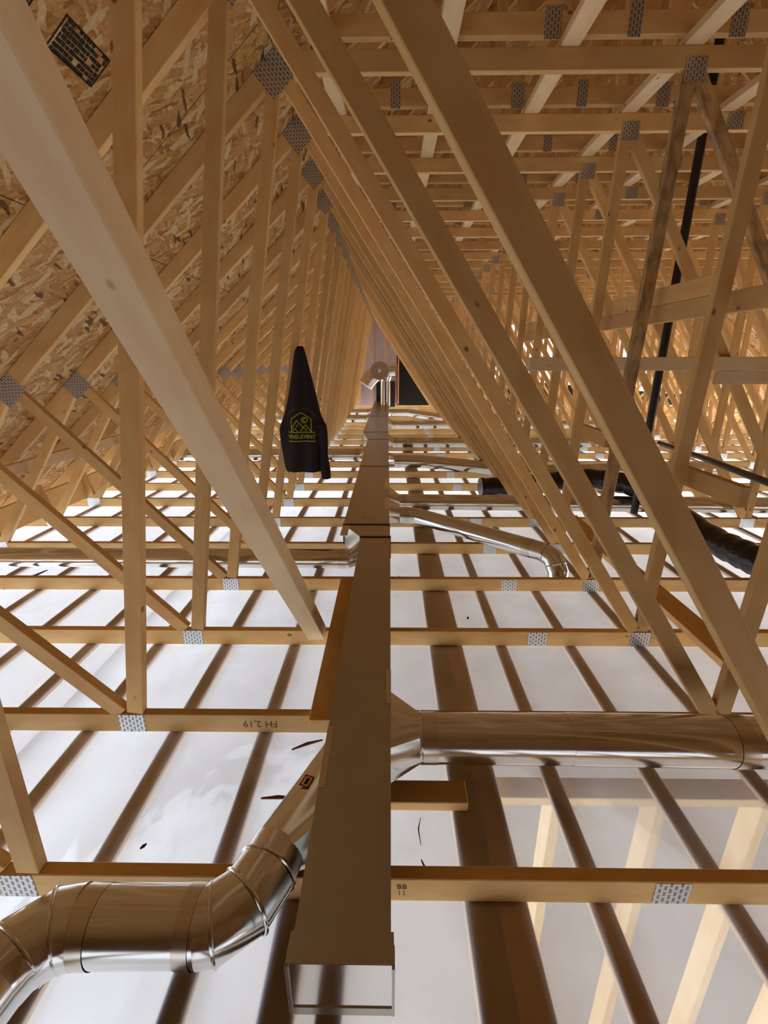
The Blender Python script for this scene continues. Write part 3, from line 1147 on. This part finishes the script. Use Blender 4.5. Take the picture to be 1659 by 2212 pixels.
branch('shiny round duct running right, second from the far end', 9.8, -0.030, [(0.08, 0, 0.0), (4.6, 0, 0)], 0.08)
branch('bent round duct running right from the far end of the trunk', 11.6, -0.030, [(0.08, 0.1, 0.05), (0.45, 0.1, 0.05), (1.3, -0.4, -0.02), (4.0, -.4, -.02)], 0.085)
branch('round duct running left behind the hanging hoodie', 6.55, -0.350, [(-0.08, 0, 0.0), (-2.75, 0.05, -.02)], 0.085, side=-1)
branch('short round duct running left near the far end of the trunk', 10.9, -0.462, [(-0.08, 0, 0.0), (-2.4, 0, -.02)], 0.085, side=-1)
branch('last round duct running left at the far end of the trunk', 12.3, -0.462, [(-0.08, 0, 0.0), (-2.2, 0, -.02)], 0.08, side=-1)

# ------------------------------------------------------------------ inline fan hanging at the far end
F = Vector((-0.24, 10.9, 1.235))
fan = thing('inline_fan', F, 'round galvanised inline fan hung on white straps above the far end of the duct', 'fan')
link('housing', tube_mesh([(0, 0, 0), (0, 0.55, 0)], 0.20, 36), PIPE, fan)
link('end_disc', tube_mesh([(0, -0.03, 0), (0, 0.001, 0)], 0.205, 36), TAN, fan)
link('sticker', box_mesh(-.035, .035, -.033, -.0305, -.04, .04, 0), WHITE, fan, Matrix.Rotation(R(12), 4, 'Y'))
link('side_collar', tube_mesh([(0.15, 0.2, 0), (0.36, 0.2, 0)], 0.115, 30), PIPE, fan)
link('flexible_duct', tube_mesh([(-0.02, 0.32, -0.02), (-0.14, 0.25, -0.10), (-0.26, 0.22, -0.22), (-0.34, 0.20, -0.33)], 0.175, 30), FOIL, fan)
for q0, q1 in (((-0.12, 0, 0.15), (-0.32, 0.3, 0.80)), ((0.13, 0, 0.14), (0.28, 0.3, 0.60)), ((-.2, .2, .12), (-.34, .4, .75))):
    link('hanging_strap', tube_mesh([q0, q1], 0.013, 8), WHITE, fan)
for x, nm in ((-0.19, 'left'), (-0.05, 'right')):
    o = prop(link('riser_duct', tube_mesh([(x, 12.6, ZD1 + .002), (x, 12.6, 0.95), (x + .05, 12.4, 1.1)], 0.06, 24), PIPE),
             'small upright duct rising from the trunk under the fan, %s of the two' % nm, 'duct', 'upright ducts under the fan')
prop(link('air_handler', box_mesh(-0.42, 0.16, 14.25, 14.9, 0.10, 0.85, 0.01), BLACKPLASTIC), 'dark air handler box at the far end of the trunk duct', 'air handler')

# ------------------------------------------------------------------ black pipes and flexible duct
prop(link('vent_pipe', tube_mesh([(2.08, 3.69, 0.22), (2.08, 3.69, 3.6)], 0.029, 20), BLACKPLASTIC),
     'upright black plastic vent pipe among the right-hand webs', 'pipe')
prop(link('drain_pipe', tube_mesh([(2.72, 4.6, 0.66), (2.59, 3.784, 0.689), (2.334, 2.743, 0.739), (1.95, 1.3, 0.79)], 0.023, 20), BLACKPLASTIC),
     'thin black plastic pipe running level along the right side', 'pipe')


def flex(pts, r, sub=6):
    P0 = [Vector(p) for p in pts]
    out = []
    for i in range(len(P0) - 1):
        a, b_, c_, d_ = P0[max(0, i - 1)], P0[i], P0[i + 1], P0[min(len(P0) - 1, i + 2)]
        for s in range(sub):
            t = s / sub
            out.append(0.5 * ((2 * b_) + (c_ - a) * t + (2 * a - 5 * b_ + 4 * c_ - d_) * t * t + (3 * b_ - a - 3 * c_ + d_) * t ** 3))
    out.append(P0[-1])
    rr = [r * (1 + 0.06 * math.sin(i * 2.1) + 0.05 * noise.noise(p * 6)) for i, p in enumerate(out)]
    return tube_mesh(out, rr, 28, True, 60)


FLEX = [(0.95, 4.62, 0.19), (1.2, 4.64, 0.2), (1.55, 4.60, 0.25), (1.95, 4.45, 0.33), (2.18, 4.25, 0.345), (2.31, 4.02, 0.335), (2.38, 3.75, 0.25),
        (2.40, 3.21, 0.192), (2.42, 2.91, 0.192), (2.44, 2.69, 0.192), (2.47, 2.2, 0.192), (2.5, 1.7, 0.192)]
prop(link('flexible_duct', flex(FLEX, 0.098), BLACKBAG),
     'fat black plastic-wrapped flexible duct curving over the joists at right', 'duct')

# ------------------------------------------------------------------ hoodie on the post
JS = 0.866
JY = 3.84
prof = [  # z, left x, right x, depth
    (1.585, -0.855, -0.800, 0.02), (1.56, -0.875, -0.790, 0.045), (1.50, -0.893, -0.775, 0.06), (1.36, -0.920, -0.745, 0.075), (1.15, -0.965, -0.70, 0.09),
    (0.98, -1.012, -0.668, 0.105), (0.87, -1.062, -0.622, 0.11), (0.82, -1.078, -0.612, 0.11), (0.72, -1.074, -0.606, 0.11), (0.60, -1.062, -0.612, 0.105),
    (0.50, -1.052, -0.640, 0.10), (0.42, -1.040, -0.655, 0.10), (0.412, -1.036, -0.658, 0.094)]


prof = [(1.46 + (a - 1.46) * JS, b_ * JS, c_ * JS, d_ * JS) for a, b_, c_, d_ in prof]


def jz(z):
    return 1.46 + (z - 1.46) * JS


def pz(z):
    for a, b_ in zip(prof, prof[1:]):
        if a[0] >= z >= b_[0]:
            t = (a[0] - z) / (a[0] - b_[0])
            return [a[i] + (b_[i] - a[i]) * t for i in range(4)]
    return list(prof[-1] if z < prof[-1][0] else prof[0])


def fold(x, z):
    return 0.016 * math.sin((x + 0.84) * 38 + math.sin(z * 4) * 1.3) * min(1, max(0, (1.5 - z) * 1.4)) + 0.012 * noise.noise(Vector((x * 9, 0, z * 3)))


def front_y(x, z):
    _, l, r, d = pz(z)
    c, h = (l + r) / 2, (r - l) / 2
    q = max(0, 1 - ((x - c) / h) ** 2)
    return JY - d * q ** 0.5 * (0.75) - fold(x, z) * q ** 0.5


hood = thing('hoodie', (-0.84 * JS, JY, jz(0.41)), 'black hooded sweatshirt with a yellow house print hanging on a left-hand post', 'sweatshirt')
HO = Vector((-0.84 * JS, JY, jz(0.41)))
loops = []
for i in range(41):
    z = prof[0][0] + (prof[-1][0] - prof[0][0]) * i / 40
    _, l, r, d = pz(z)
    c, h = (l + r) / 2, (r - l) / 2
    lp = []
    for k in range(44):
        a = 2 * math.pi * k / 44
        x = c + h * math.cos(a)
        y = JY + 0.35 * d * abs(math.sin(a)) if math.sin(a) > 0 else front_y(x, z)
        lp.append(Vector((x, y, z)) - HO)
    loops.append(lp)
link('body', loft_mesh(loops, True, 70), CLOTH, hood)
# the hanging sleeve on the right, ending below the hem
sl = []
for i in range(15):
    t = i / 14
    z = jz(0.88 - 0.535 * t)
    c = (-0.655 + 0.02 * t) * JS
    h = 0.036 + 0.006 * math.sin(t * 9)
    sl.append([Vector((c + h * math.cos(2 * math.pi * k / 20), JY - 0.03 + 0.045 * math.sin(2 * math.pi * k / 20), z)) - HO for k in range(20)])
link('sleeve', loft_mesh(sl, True, 60), CLOTH, hood)
link('drawstring', tube_mesh([Vector((x, front_y(x, z) - .004, z)) - HO for x, z in ((-.723, jz(1.45)), (-.729, jz(1.3)), (-.726, jz(1.12)), (-.733, jz(1.02)))], 0.004, 8), CLOTH, hood)


def drape(me, ox, oz, out=0.005):
    """lay a flat print (drawn in X,Y) on the front of the sweatshirt"""
    for v in me.vertices:
        x, z = ox * JS + v.co.x * JS, jz(oz) + v.co.y * JS
        v.co = Vector((x, front_y(x, z) - out - max(0, v.co.z), z)) - HO
    return me


link('lettering', drape(text_mesh('VIVELEVENT', 0.049, 0.0006, 0.0012), -0.845, 0.765), YELLOW, hood)


def strokes(lines, w):
    bm = bmesh.new()
    for (x0, y0), (x1, y1) in lines:
        a, b_ = Vector((x0, y0, 0)), Vector((x1, y1, 0))
        n = max(2, int((b_ - a).length / 0.012))
        d = (b_ - a).normalized()
        s = Vector((-d.y, d.x, 0)) * w / 2
        prev = None
        for i in range(n + 1):
            p = a + (b_ - a) * i / n
            cur = (bm.verts.new(p + s), bm.verts.new(p - s))
            if prev:
                bm.faces.new((prev[0], prev[1], cur[1], cur[0]))
            prev = cur
    return mesh_from(bm)


def arc(cx, cy, r, a0, a1, n=14):
    p = [(cx + r * math.cos(R(a0 + (a1 - a0) * i / n)), cy + r * math.sin(R(a0 + (a1 - a0) * i / n))) for i in range(n + 1)]
    return list(zip(p, p[1:]))


ln = [((-.095, 0), (-.095, .125)), ((-.095, .125), (0, .185)), ((0, .185), (.095, .125)), ((.095, .125), (.095, 0)), ((-.13, 0), (.13, 0)),
      ((-.095, .03), (-.04, .115)), ((-.04, .115), (.03, .03)), ((-.01, .01), (.04, .07)), ((.04, .07), (.095, .005)),
      ((-.09, .005), (-.06, .04)), ((-.06, .04), (-.03, .003)), ((-.13, -.085), (.13, -.085))]
ln += arc(.03, .115, .027, 0, 360, 18) + arc(.03, .115, .014, 40, 300, 10)
for wx, wy in ((-.035, .062), (.042, .025)):
    for dx in (-.007, .007):
        for dy in (-.007, .007):
            ln.append(((wx + dx - .004, wy + dy), (wx + dx + .004, wy + dy)))
link('logo', drape(strokes(ln, 0.0075), -0.845, 0.808), YELLOW, hood)
for i, chx in enumerate('VENTILATION'):
    an = R(90 + 52 - 104 * i / 10)
    me = text_mesh(chx, 0.026)
    mm = Matrix.Translation((0.155 * math.cos(an), 0.07 + 0.155 * math.sin(an), 0)) @ Matrix.Rotation(an - R(90), 4, 'Z')
    me.transform(mm)
    link('lettering', drape(me, -0.845, 0.808), GREYPRINT, hood)

# ------------------------------------------------------------------ printed panel stamps on the roof sheathing
def stamp(xw, yw, w, h, rows, rot, seed):
    rnd = random.Random(seed)
    bm = bmesh.new()

    def rc(x0, x1, y0, y1):
        bm.faces.new([bm.verts.new((x, y, 0)) for x, y in ((x0, y0), (x1, y0), (x1, y1), (x0, y1))])
    t = 0.006
    rc(-w / 2, w / 2, -h / 2, -h / 2 + t)
    rc(-w / 2, w / 2, h / 2 - t, h / 2)
    rc(-w / 2, -w / 2 + t, -h / 2, h / 2)
    rc(w / 2 - t, w / 2, -h / 2, h / 2)
    for r_i in range(rows):
        y = -h / 2 + h * (r_i + 0.5) / rows
        x = -w / 2 + 0.014
        while x < w / 2 - 0.02:
            cw = rnd.uniform(0.008, 0.026)
            if rnd.random() < 0.93:
                rc(x, min(x + cw, w / 2 - .01), y - h / rows * rnd.uniform(.34, .46), y + h / rows * rnd.uniform(.34, .46))
            x += cw + rnd.uniform(0.0015, 0.004)
    loc = DECK.inverted() @ Vector((xw, yw, zdeck(xw)))
    s = -1 if (DECK.to_3x3() @ Vector((0, 0, 1))).z > 0 else 1
    return link('printed_stamp', mesh_from(bm), INK, ceil_l, Matrix.Translation((loc.x, loc.y, s * 0.0015)) @ Matrix.Rotation(rot, 4, 'Z'))


STAMPS = [(-1.035, 1.905, 0.23, 0.115, 7, 0.0, 1), (-1.06, 1.585, 0.20, 0.115, 7, 0.0, 2)]
for s in STAMPS:
    stamp(*s)

# ------------------------------------------------------------------ small scraps on the plastic
def scrap(name, label, cat, pts, w, mat, z=0.002, th=0.004):
    bm = bmesh.new()
    P0 = [Vector((x, y, z)) for x, y in pts]
    prev = None
    n = len(P0)
    loops = []
    for i, p in enumerate(P0):
        dd = (P0[min(i + 1, n - 1)] - P0[max(i - 1, 0)]).normalized()
        s = Vector((-dd.y, dd.x, 0)) * w / 2 * (0.35 if i in (0, n - 1) else 1)
        loops.append([p + s, p - s, p - s + Vector((0, 0, th)), p + s + Vector((0, 0, th))])
    bm.free()
    return prop(link(name, loft_mesh(loops), mat), label, cat)


scrap('wood_splinter', 'reddish wood splinter on the plastic left of the duct behind the left boot', 'splinter', [(-.385, 1.395), (-.33, 1.425), (-.27, 1.445)], .014, BARK)
scrap('wood_splinter', 'reddish wood splinter on the plastic beside the left boot', 'splinter', [(-.45, 1.185), (-.39, 1.19), (-.33, 1.188)], .014, BARK)
scrap('bark_scrap', 'dark oval bark scrap on the plastic at left', 'scrap', [(-.784, 1.008), (-.778, 1.016), (-.772, 1.024)], .010, TWIG)
scrap('twig', 'curled dark twig on the clear plastic right of the duct', 'twig', [(.098, .985), (.11, .957), (.125, .95), (.135, .925)], .007, TWIG)
scrap('twig', 'thin black twig on the clear plastic right of the wall plates', 'twig', [(.36, .955), (.361, .93), (.362, .915)], .004, TWIG)
scrap('bark_scrap', 'dark scrap on the clear plastic in the third bay', 'scrap', [(.46, 2.355), (.466, 2.368), (.47, 2.38)], .012, TWIG)
scrap('wood_splinter', 'reddish curled scrap beside the right side of the first trunk transition', 'splinter', [(.062, 2.92), (.07, 2.86), (.058, 2.80), (.07, 2.76)], .014, BARK)
scrap('twig', 'thin dark twig on the clear plastic next to the trunk duct end', 'twig', [(.105, 1.12), (.095, 1.08), (.10, 1.03)], .004, TWIG)
scrap('tape_strip', 'blue tape strip on the plastic at the left edge under the round duct', 'tape', [(-2.60, 2.70), (-2.56, 2.86), (-2.52, 3.00)], .05, BLUE, th=.001)
